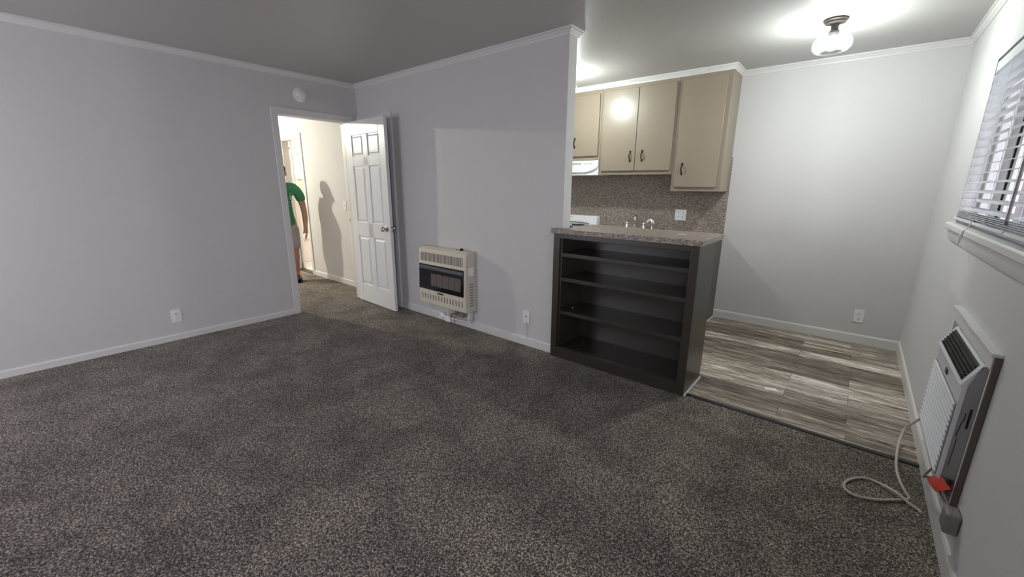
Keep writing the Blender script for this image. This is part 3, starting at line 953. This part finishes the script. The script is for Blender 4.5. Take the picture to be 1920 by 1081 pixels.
done(G().tube(sp, [.016, .012, .010, .010, .010, .010, .0105, .011, .012], 14), 'spout', M['chrome'], fc)
for x, s in ((2.49, -1), (2.69, 1)):
    hn = done(G().lathe([(.022, 0), (.020, .02), (.013, .05), (.015, .065), (.011, .075), (0, .077)], (x, 1.85, FZ + .012), n=20), 'handle', M['chrome'], fc)
    done(G().tube([(x, 1.85, FZ + .07), (x + s * .016, 1.845, FZ + .078), (x + s * .03, 1.84, FZ + .086)], [.006, .005, .007], 10).ball((x + s * .033, 1.84, FZ + .088), .008, 10), 'lever', M['chrome'], hn)
spy = thing('sink_sprayer', (2.785, 1.85, FZ), 'chrome pull out sprayer standing right of the faucet', 'sprayer')
done(G().lathe([(.020, 0), (.018, .012), (.010, .018), (0, .018)], (2.785, 1.85, FZ), n=18), 'holder', M['chrome'], spy)
done(G().tube([(2.785, 1.85, FZ + .015), (2.784, 1.85, FZ + .05), (2.782, 1.85, FZ + .09), (2.772, 1.848, FZ + .115)], [.011, .014, .013, .014], 14), 'wand', M['chrome'], spy)
done(G().tube([(2.735, 1.846, FZ + .093), (2.748, 1.846, FZ + .112), (2.77, 1.847, FZ + .121), (2.80, 1.848, FZ + .108), (2.812, 1.85, FZ + .085)], [.009, .011, .012, .009, .006], 10), 'spray_head', M['white'], spy)
st = thing('sink_stopper', (2.905, 1.85, FZ), 'black and chrome sink stopper right of the sprayer', 'stopper')
done(G().lathe([(0, 0), (.030, 0), (.038, .008), (.034, .014), (0, .014)], (2.905, 1.85, FZ), n=24), 'basket', M['chrome'], st)
done(G().lathe([(.030, .014), (.030, .022), (.018, .032), (0, .033)], (2.905, 1.85, FZ), n=24), 'rubber_seal', M['rubber'], st)
done(G().lathe([(.005, .03), (.004, .044), (.008, .05), (0, .056)], (2.905, 1.85, FZ), n=12), 'knob', M['chrome'], st)

# range
rg = thing('kitchen_range', (1.70, 1.65, 0), 'white kitchen range with raised back panel left of the sink', 'range')
done(G().box(1.325, 2.078, 1.36, 1.93, .0, .895), 'body', M['enamel'], rg, bevel=.006)
done(G().box(1.33, 2.073, 1.315, 1.36, .22, .74), 'oven_door', M['enamel'], rg, bevel=.008)
done(G().tube([(1.40, 1.315, .70), (1.40, 1.28, .70), (2.0, 1.28, .70), (2.0, 1.315, .70)], .009, 10), 'oven_handle', M['enamel'], rg)
for k in range(4):
    done(G().lathe([(0, 0), (.016, 0), (.019, .018), (.019, .022)], (1.42 + k * .16, 1.36 - .022, .81), 'y', 16), 'knob', M['blackpl'], rg)
for x in (1.51, 1.89):
    for y in (1.5, 1.77):
        g = G()
        for r in (.035, .055, .075):
            g.tube([(x + r * math.cos(a), y + r * math.sin(a), .903) for a in [2 * PI * k / 20 for k in range(21)]], .005, 6)
        done(g, 'burner', M['black'], rg)
pf = [(1.978, .90), (1.885, .90), (1.893, .955), (1.905, 1.003), (1.93, 1.010), (1.978, 1.010)]
pb = done(G().prism(pf, 'x', 1.325, 2.078), 'back_panel', M['enamel'], rg, bevel=.005)
done(G().tube([(1.42, 1.884, .915), (1.55, 1.882, .925), (1.70, 1.882, .928), (1.85, 1.882, .925), (1.98, 1.884, .915)], .007, 8), 'vent_lip', M['grey'], pb)
done(G().box(1.66, 1.74, 1.8985, 1.901, .983, .990), 'badge', M['label'], pb)

# ------------------------------------------------------------------ window 1 with blinds
wn = thing('window_1', (XR + .06, (WY0 + WY1) / 2, WZ0), 'window in the right wall behind white slatted blinds', 'window', kind='structure')
g = G()
fx0, fx1 = XR + .075, XR + .115
ym = -.29
for a, b, c, d in ((WY1 - .04, WY1, WZ0, WZ1), (WY0, WY0 + .04, WZ0, WZ1), (WY0, WY1, WZ0, WZ0 + .04), (WY0, WY1, WZ1 - .04, WZ1), (ym - .03, ym + .03, WZ0, WZ1)):
    g.box(fx0, fx1, a, b, c, d)
for yy in (.36, .28):
    g.box(fx0 - .012, fx1 - .012, yy - .022, yy + .022, WZ0 + .04, WZ1 - .04)
done(g, 'window_frame', M['trim'], wn, bevel=.002)
done(G().box(fx0 - .016, fx0 - .008, .312, .328, WZ0 + .04, WZ1 - .04), 'gasket', M['gasket'], wn)
for a, b in ((ym + .03, .26), (.38, WY1 - .04), (WY0 + .04, ym - .03)):
    done(G().box(fx0 + .018, fx0 + .022, a, b, WZ0 + .04, WZ1 - .04), 'pane', M['pane'], wn, smooth=False)
sill = done(G().prism([(XR + .075, WZ0 + .010), (XR - .030, WZ0 + .010), (XR - .038, WZ0 + .004), (XR - .038, WZ0 - .022), (XR - .030, WZ0 - .028), (XR - .001, WZ0 - .028), (XR - .001, WZ0 + .001), (XR + .075, WZ0 + .001)], 'y', WY0 - .03, WY1 + .035), 'window_sill', M['trim'], wn, bevel=.003)
done(G().prism([(XR - .001, WZ0 - .028), (XR - .022, WZ0 - .028), (XR - .020, WZ0 - .06), (XR - .008, WZ0 - .092), (XR - .001, WZ0 - .095)], 'y', WY0 - .01, WY1 + .015), 'sill_apron', M['trim'], wn, bevel=.002)


def blind(y0, y1, label):
    b = thing('window_blind', (XR + .03, (y0 + y1) / 2, WZ0), label, 'blind', 'white slatted blinds of the right hand window')
    xc = XR + .022
    done(G().box(XR + .012, XR + .055, y0 + .010, y1 - .010, 1.985, WZ1 - .022), 'headrail', M['blind'], b, bevel=.002)
    done(G().box(XR + .001, XR + .010, y0 + .002, y1 - .006, 1.985, WZ1 - .016), 'valance', M['blind'], b, bevel=.002)
    g = G()
    n = 16
    R = Matrix.Rotation(math.radians(-14), 3, 'Y')
    for k in range(n):
        z = 1.264 + k * .0470
        dr = 0.0015 * math.sin(k * 2.1)
        g.obox((xc, (y0 + y1) / 2, z + dr), (.049, y1 - y0 - .008, .0028), R)
    done(g, 'slats', M['blind'], b, bevel=.0008, seg=1)
    g = G()
    for k in range(5):
        g.obox((xc - .002 * k, (y0 + y1) / 2, 1.209 + k * .0085), (.049, y1 - y0 - .008, .0028), Matrix.Rotation(math.radians(22), 3, 'Y'))
    done(g, 'stacked_slats', M['blind'], b, bevel=.0008, seg=1)
    done(G().obox((xc - .012, (y0 + y1) / 2, 1.196), (.052, y1 - y0 - .006, .014), Matrix.Rotation(math.radians(20), 3, 'Y')), 'bottom_rail', M['blind'], b, bevel=.003)
    nl = 4
    for k in range(nl):
        y = y0 + (y1 - y0) * (.07 + .86 * k / (nl - 1))
        g = G()
        for dx in (-.025, .025):
            g.tube([(xc + dx, y, 1.20), (xc + dx, y, 1.985)], .0011, 5)
        done(g, 'ladder_cord', M['white'], b)
    return b


bl = blind(ym + .012, WY1 - .008, 'white slatted blind with the pull cord over the sill, nearest the far wall')
done(G().tube([(XR - .012, .30, 1.23), (XR - .030, .285, 1.178), (XR - .041, .28, 1.168), (XR - .043, .285, 1.14), (XR - .043, .31, 1.10)], [.002, .002, .003, .008, .004], 8), 'pull_cord', M['white'], bl)
b2 = blind(WY0 + .01, ym - .010, 'white slatted blind at the right edge of the view, past the dark wand')
done(G().cyl((XR - .012, ym + .0, 1.235), (XR - .012, ym + .0, 1.95), .005, n=8), 'tilt_wand', M['corddk'], b2)  # dark colour stands in for the shade in the gap between the blinds

# ------------------------------------------------------------------ air conditioner in its wall frame
FY0, FY1, FZ0, FZ1 = -.672, .100, .215, .815
fr = G()
cw = .05
fr.box(XR - .022, XR, FY0, FY1, FZ1 - cw, FZ1).box(XR - .018, XR, FY0, FY0 + .016, FZ0, FZ1 - cw).box(XR - .003, XR, FY0 + .016, FY0 + .10, FZ0, FZ1 - cw).box(XR - .022, XR, FY1 - cw, FY1, FZ0, FZ1 - cw).box(XR - .022, XR, FY0, FY1, FZ0 - .03, FZ0)
fr.box(XR - .028, XR, FY0 - .006, FY1 + .006, FZ1, FZ1 + .012)
struct(fr, 'trim_10', M['trim'], 'white wooden frame around the wall air conditioner', 'frame', bevel=.004)
fs = G().box(XR - .019, XR, FY0 - .010, FY0 - .0005, FZ0 - .03, FZ1 - .002)  # side strip, darker and browner than the white frame
struct(fs, 'trim_11', M['brownwood'], 'dark brown edge strip along the frame of the air conditioner', 'frame', bevel=.003)
AY0, AY1, AZ0, AZ1, AXF = -.592, -.018, .268, .756, 4.938
ac = thing('air_conditioner', (XR - .04, (AY0 + AY1) / 2, AZ0), 'white air conditioner set in a frame low on the right wall', 'air conditioner')
done(G().prism([(AXF + .012, AZ0 + .004), (XR - .001, AZ0 + .004), (XR - .001, AZ1 - .002), (XR - .022, AZ1 - .004), (AXF + .012, AZ1 - .09)], 'y', AY0 + .004, AY1 - .004), 'case', M['acside'], ac, bevel=.004)
# front bezel: leaning louvre section on top of a flat face
pf = [(XR - .002, AZ1 + .002), (XR - .021, AZ1 - .003), (AXF, AZ1 - .088), (AXF - .001, AZ1 - .096), (AXF + .005, AZ1 - .106), (AXF + .005, AZ0 + .01), (AXF + .012, AZ0), (AXF + .020, AZ0), (AXF + .020, AZ1 - .090), (XR - .018, AZ1 - .010), (XR - .002, AZ1 - .006)]
done(G().prism(pf, 'y', AY0, AY1), 'front_bezel', M['acwhite'], ac, bevel=.005, seg=3)
def lx(z):
    a, b = (XR - .021, AZ1 - .003), (AXF, AZ1 - .088)
    return a[0] + (z - a[1]) / (b[1] - a[1]) * (b[0] - a[0])
zt, zb2 = AZ1 - .010, AZ1 - .080
lv = done(G().prism([(lx(zt) - .0015, zt), (lx(zb2) - .0015, zb2), (lx(zb2) + .003, zb2), (lx(zt) + .003, zt)], 'y', AY0 + .030, AY1 - .030), 'louver', M['blackpl'], ac, bevel=.001)
g = G()
for k in range(5):
    z = zt - .012 - k * (zt - zb2 - .02) / 4
    g.obox((lx(z) - .003, (AY0 + AY1) / 2 - .005, z), (.010, AY1 - AY0 - .07, .0035), Matrix.Rotation(math.radians(15), 3, 'Y'))
for k in range(15):
    y = AY0 + .06 + k * (AY1 - AY0 - .13) / 14
    g.prism([(lx(zt - .006) - .002, zt - .006), (lx(zb2 + .006) - .002, zb2 + .006), (lx(zb2 + .006) + .001, zb2 + .006), (lx(zt - .006) + .001, zt - .006)], 'y', y - .0015, y + .0015)
done(g, 'louver_blades', M['black'], lv)
g = G()
nb = 14
for k in range(nb):
    z = AZ1 - .178 - k * (AZ1 - .178 - AZ0 - .024) / (nb - 1)
    g.prism([(AXF + .006, z + .0075), (AXF - .004, z + .005), (AXF - .005, z - .003), (AXF + .006, z - .0075)], 'y', AY0 + .010, AY1 - .022)
done(g, 'intake_grille', M['acwhite'], ac, bevel=.001, seg=1)
done(G().box(AXF + .002, AXF + .006, AY0 + .008, AY1 - .020, AZ0 + .014, AZ1 - .168), 'filter_recess', M['grey'], ac)
done(G().box(AXF + .0015, AXF + .005, AY1 - .30, AY1 - .255, AZ1 - .150, AZ1 - .128), 'display', M['blackpl'], ac, bevel=.001)
done(G().box(XR - .018, XR - .008, AY1 - .12, AY1 - .05, AZ1 - .001, AZ1 + .0025), 'badge', M['label'], ac)
g = G().tube([(AXF + .025, AY0 + .0035, .46), (AXF + .03, AY0 + .0035, .52), (AXF + .034, AY0 + .0035, .53), (AXF + .034, AY0 + .0035, .56)], .0013, 5)
g.tube([(AXF + .028, AY0 + .0035, .33), (AXF + .03, AY0 + .0035, .45)], .0010, 5)
g.box(AXF + .042, AXF + .048, AY0 + .002, AY0 + .0045, .50, .58)
done(g, 'case_seam', M['gasket'], ac)
done(G().box(XR - .014, XR - .001, -.60, -.50, AZ0 - .055, AZ0 - .002), 'drip_pan', M['grey'], ac, bevel=.002)
# cord from under the case, looped on the carpet, to the plug at the wall
cpts = [(4.972, .02, .29), (4.967, .10, .22), (4.955, .20, .135), (4.940, .24, .085), (4.925, .20, .050), (4.910, .10, .022), (4.902, .0, .009), (4.897, -.08, .008), (4.897, -.15, .008), (4.905, -.24, .008), (4.921, -.325, .008),
        (4.928, -.352, .009), (4.921, -.372, .009), (4.898, -.394, .009), (4.860, -.427, .009), (4.824, -.456, .009), (4.785, -.478, .009), (4.750, -.491, .009), (4.722, -.488, .009), (4.703, -.468, .009), (4.697, -.440, .009), (4.703, -.405, .009), (4.725, -.360, .009),
        (4.757, -.322, .009), (4.790, -.306, .009), (4.822, -.313, .010), (4.850, -.333, .014), (4.878, -.365, .022), (4.900, -.388, .022), (4.925, -.405, .013), (4.952, -.422, .009), (4.962, -.438, .007)]


def smooth_path(p, k=3):
    q = []
    p = [Vector(v) for v in p]
    for i in range(len(p) - 1):
        a, b, c, d = p[max(i - 1, 0)], p[i], p[i + 1], p[min(i + 2, len(p) - 1)]
        for j in range(k):
            t = j / k
            q.append(.5 * ((2 * b) + (c - a) * t + (2 * a - 5 * b + 4 * c - d) * t * t + (3 * b - a - 3 * c + d) * t ** 3))
    q.append(p[-1])
    return q


pc = done(G().tube(smooth_path(cpts), .0058, 10), 'power_cord', M['cord'], ac)
done(G().box(4.958, XR - .001, -.785, -.715, .165, .245), 'plug', M['grey'], pc, bevel=.008, seg=3)
tg = G()
P = [Vector(v) for v in ((4.958, -.385, .152), (4.962, -.565, .279), (4.962, -.735, .318), (4.958, -.585, .206))]
nv = Vector((-.0012, 0, 0))
# curled tag: a grid over the quad bulging off the wall, with thickness
N = 8
gr = {}
for s_ in (0, 1):
    for i in range(N + 1):
        for j in range(N + 1):
            u, v = i / N, j / N
            p = (P[0] * (1 - u) + P[1] * u) * (1 - v) + (P[3] * (1 - u) + P[2] * u) * v
            p = p + Vector((-.005 * math.sin(PI * v) - .002 * math.sin(6 * u), 0, 0)) + nv * s_
            gr[s_, i, j] = tg.bm.verts.new(p)
for s_ in (0, 1):
    for i in range(N):
        for j in range(N):
            q = [gr[s_, i, j], gr[s_, i + 1, j], gr[s_, i + 1, j + 1], gr[s_, i, j + 1]]
            tg.bm.faces.new(q if s_ == 0 else q[::-1])
edge = [(i, 0) for i in range(N)] + [(N, j) for j in range(N)] + [(i, N) for i in range(N, 0, -1)] + [(0, j) for j in range(N, 0, -1)]
for a, b in zip(edge, edge[1:] + edge[:1]):
    tg.bm.faces.new((gr[(0, *a)], gr[(0, *b)], gr[(1, *b)], gr[(1, *a)]))
tagp = done(tg, 'warning_tag', M['red'], pc)
tag(tagp, 'bright red folded warning tag')
done(G().tube(smooth_path([(4.985, -.30, .17), (4.968, -.31, .135), (4.955, -.345, .128), (4.955, -.40, .165), (4.960, -.52, .215), (4.962, -.60, .222), (4.968, -.67, .225), (4.975, -.73, .215)]), .0042, 8), 'tag_lead', M['corddk'], pc)

# paper scrap on the vinyl
g = G().obox((4.269, .46, .0015), (.075, .045, .001), Matrix.Rotation(.35, 3, 'Z'))
tag(done(g, 'paper_scrap', M['paper']), 'small white paper scrap lying on the vinyl floor', 'scrap')

# ------------------------------------------------------------------ person in the hall
AXP = Vector((-1.63, -.262, 0))
FW = Vector((.9293, -.3692, 0))
LF = Vector((.3692, .9293, 0))      # the person's left


def P3(l, f, z):
    return AXP + LF * l + FW * f + Vector((0, 0, z))


def skin_mesh(name, nodes, edges, m, parent, root=0, sub=2):
    """nodes: (point, rx, ry)"""
    me = bpy.data.meshes.new(name)
    base = WM[parent.name] if parent else Vector((0, 0, 0))
    me.from_pydata([tuple(p - base) for p, _, _ in nodes], edges, [])
    o = bpy.data.objects.new(name, me)
    COL.objects.link(o)
    o.parent = parent
    WM[o.name] = base
    sm = o.modifiers.new('skin', 'SKIN')
    sm.use_smooth_shade = True
    lay = me.skin_vertices[0].data
    for i, (_, a, b) in enumerate(nodes):
        lay[i].radius = (a, b)
        lay[i].use_root = (i == root)
    ss = o.modifiers.new('sub', 'SUBSURF')
    ss.levels = sub
    ss.render_levels = sub
    me.materials.append(m)
    return o


per = thing('person', tuple(AXP), 'person in green T-shirt and grey shorts walking out of the hall behind the door frame', 'person')
nodes, edges = [], []


def nd(l, f, z, a, b=None, link=None):
    nodes.append((P3(l, f, z), a, b or a))
    if link is not None:
        edges.append((link, len(nodes) - 1))
    return len(nodes) - 1


pel = nd(0, 0, .86, .125, .092)
wai = nd(0, .0, 1.00, .118, .085, pel)
che = nd(0, .01, 1.20, .125, .092, wai)
upp = nd(0, .0, 1.325, .10, .072, che)
nec = nd(0, .0, 1.40, .055, .055, upp)
hb = nd(0, .02, 1.47, .065, .075, nec)
hm = nd(0, .025, 1.545, .075, .092, hb)
htp = nd(0, .015, 1.615, .055, .07, hm)
for s in (1, -1):
    sh = nd(s * .165, 0, 1.315, .052, .052, upp)
    ua = nd(s * .235, -.01, 1.16, .050, .050, sh)
    el = nd(s * .262, -.01, .99, .041, .041, ua)
    fa = nd(s * .262, .03, .88, .037, .037, el)
    wr = nd(s * .252, .06, .765, .026, .026, fa)
    pa = nd(s * .252, .07, .715, .034, .02, wr)
    for k, (dl, df, ln) in enumerate(((-.0, .028, .072), (.006, .010, .080), (.006, -.008, .075), (.002, -.024, .06))):
        f1 = nd(s * (.252 + dl), .07 + df, .685, .0095, .0095, pa)
        f2 = nd(s * (.246 + dl), .076 + df, .685 - ln * .55, .0088, .0088, f1)
        nd(s * (.232 + dl), .08 + df, .685 - ln, .0072, .0072, f2)
    t1 = nd(s * .228, .098, .715, .011, .011, pa)
    nd(s * .214, .112, .685, .009, .009, t1)
    hp = nd(s * .082, 0, .80, .088, .088, pel)
    kn = nd(s * .088, .03 * s, .45, .055, .055, hp)
    cf = nd(s * .088, .0 * s - .02, .30, .05, .05, kn)
    an = nd(s * .086, .02 * s - .03, .085, .034, .034, cf)
    ft = nd(s * .09, .02 * s + .02, .045, .034, .034, an)
    nd(s * .098, .02 * s + .12, .035, .030, .026, ft)
body = skin_mesh('body', nodes, edges, M['skin'], per)
# face and ears
for s in (1, -1):
    done(G().ball(P3(s * .082, .012, 1.505), .026, 10, (.6, .6, 1.2)), 'ear', M['skin'], per)
g = G().tube([P3(0, .105, 1.535), P3(0, .122, 1.505), P3(0, .112, 1.493)], [.008, .014, .010], 8)
done(g, 'nose', M['skin'], per)
for s in (1, -1):
    done(G().ball(P3(s * .030, .093, 1.535), .012, 10), 'eye', M['eye'], per)
done(G().tube([P3(-.024, .097, 1.462), P3(0, .103, 1.464), P3(.024, .097, 1.462)], [.003, .006, .003], 8), 'mouth', M['red'], per)
g = G().ball(P3(0, .008, 1.565), .088, 20, (.98, 1.05, .92))
for v in list(g.bm.verts):
    q = v.co - AXP
    f = q.dot(FW)
    if q.z < 1.50 + .06 * max(0, f / .09) + (.05 if f > .03 else 0):
        v.co.z = 1.50 + (.05 if f > .03 else 0) + .03
        c = P3(0, .008, v.co.z)
        v.co = c + (v.co - c) * .86
done(g, 'hair', M['hair'], per)
# shirt with short sleeves
nodes, edges = [], []
a0 = nd(0, 0, .725, .178, .135)
a1 = nd(0, 0, .90, .174, .132, a0)
a2 = nd(0, .005, 1.05, .158, .12, a1)
a3 = nd(0, .01, 1.20, .168, .125, a2)
a4 = nd(0, .0, 1.32, .142, .105, a3)
a5 = nd(0, .0, 1.385, .082, .078, a4)
for s in (1, -1):
    b1 = nd(s * .172, 0, 1.318, .080, .082, a4)
    b2_ = nd(s * .222, -.008, 1.21, .070, .072, b1)
    nd(s * .250, -.01, 1.115, .066, .068, b2_)
shirt = skin_mesh('t_shirt', nodes, edges, M['green'], per)
# print on the chest
def on_chest(l, z, lift=0):
    rx = .172
    return P3(l, .005 + .128 * math.sqrt(max(.05, 1 - (l / rx) ** 2)) + lift, z)
g = G()
ring = []
for k in range(24):
    a = 2 * PI * k / 24
    ring.append((.078 * math.cos(a) + .045, 1.185 + .085 * math.sin(a) * (1 + .12 * math.cos(3 * a))))
A = [g.bm.verts.new(on_chest(l, z, .004)) for l, z in ring]
B = [g.bm.verts.new(on_chest(l, z, -.02)) for l, z in ring]
ca, cb = g.bm.verts.new(on_chest(.045, 1.185, .006)), g.bm.verts.new(on_chest(.045, 1.185, -.02))
for k in range(24):
    g.bm.faces.new((A[k], A[(k + 1) % 24], ca))
    g.bm.faces.new((B[(k + 1) % 24], B[k], cb))
    g.bm.faces.new((A[k], B[k], B[(k + 1) % 24], A[(k + 1) % 24]))
pr = done(g, 'chest_print', M['mint'], shirt)
for l, z, r in ((.085, 1.225, .016), (.05, 1.228, .012), (.095, 1.15, .02), (.04, 1.16, .02)):
    done(G().ball(on_chest(l, z, .002), r, 10, (.6, 1, .5)), 'print_mark', M['ink'], shirt)
# shorts
nodes, edges = [], []
c0 = nd(0, 0, .86, .155, .12)
c1 = nd(0, 0, .78, .155, .122, c0)
for s in (1, -1):
    c2 = nd(s * .085, .005 * s, .68, .098, .10, c1)
    c3 = nd(s * .09, .02 * s, .56, .086, .09, c2)
    nd(s * .09, .025 * s, .44, .080, .084, c3)
skin_mesh('shorts', nodes, edges, M['shorts'], per)
for s in (1, -1):
    g = G()
    f0 = .02 * s
    g.tube([P3(s * .086, f0 - .075, .045), P3(s * .087, f0 - .03, .05), P3(s * .092, f0 + .05, .045), P3(s * .097, f0 + .12, .038), P3(s * .10, f0 + .175, .032)], [.03, .042, .045, .044, .028], 14)
    g.tube([P3(s * .086, f0 - .08, .012), P3(s * .09, f0 + .04, .012), P3(s * .10, f0 + .175, .012)], [.036, .045, .034], 14, .27)
    done(g, 'shoe', M['black'], per)
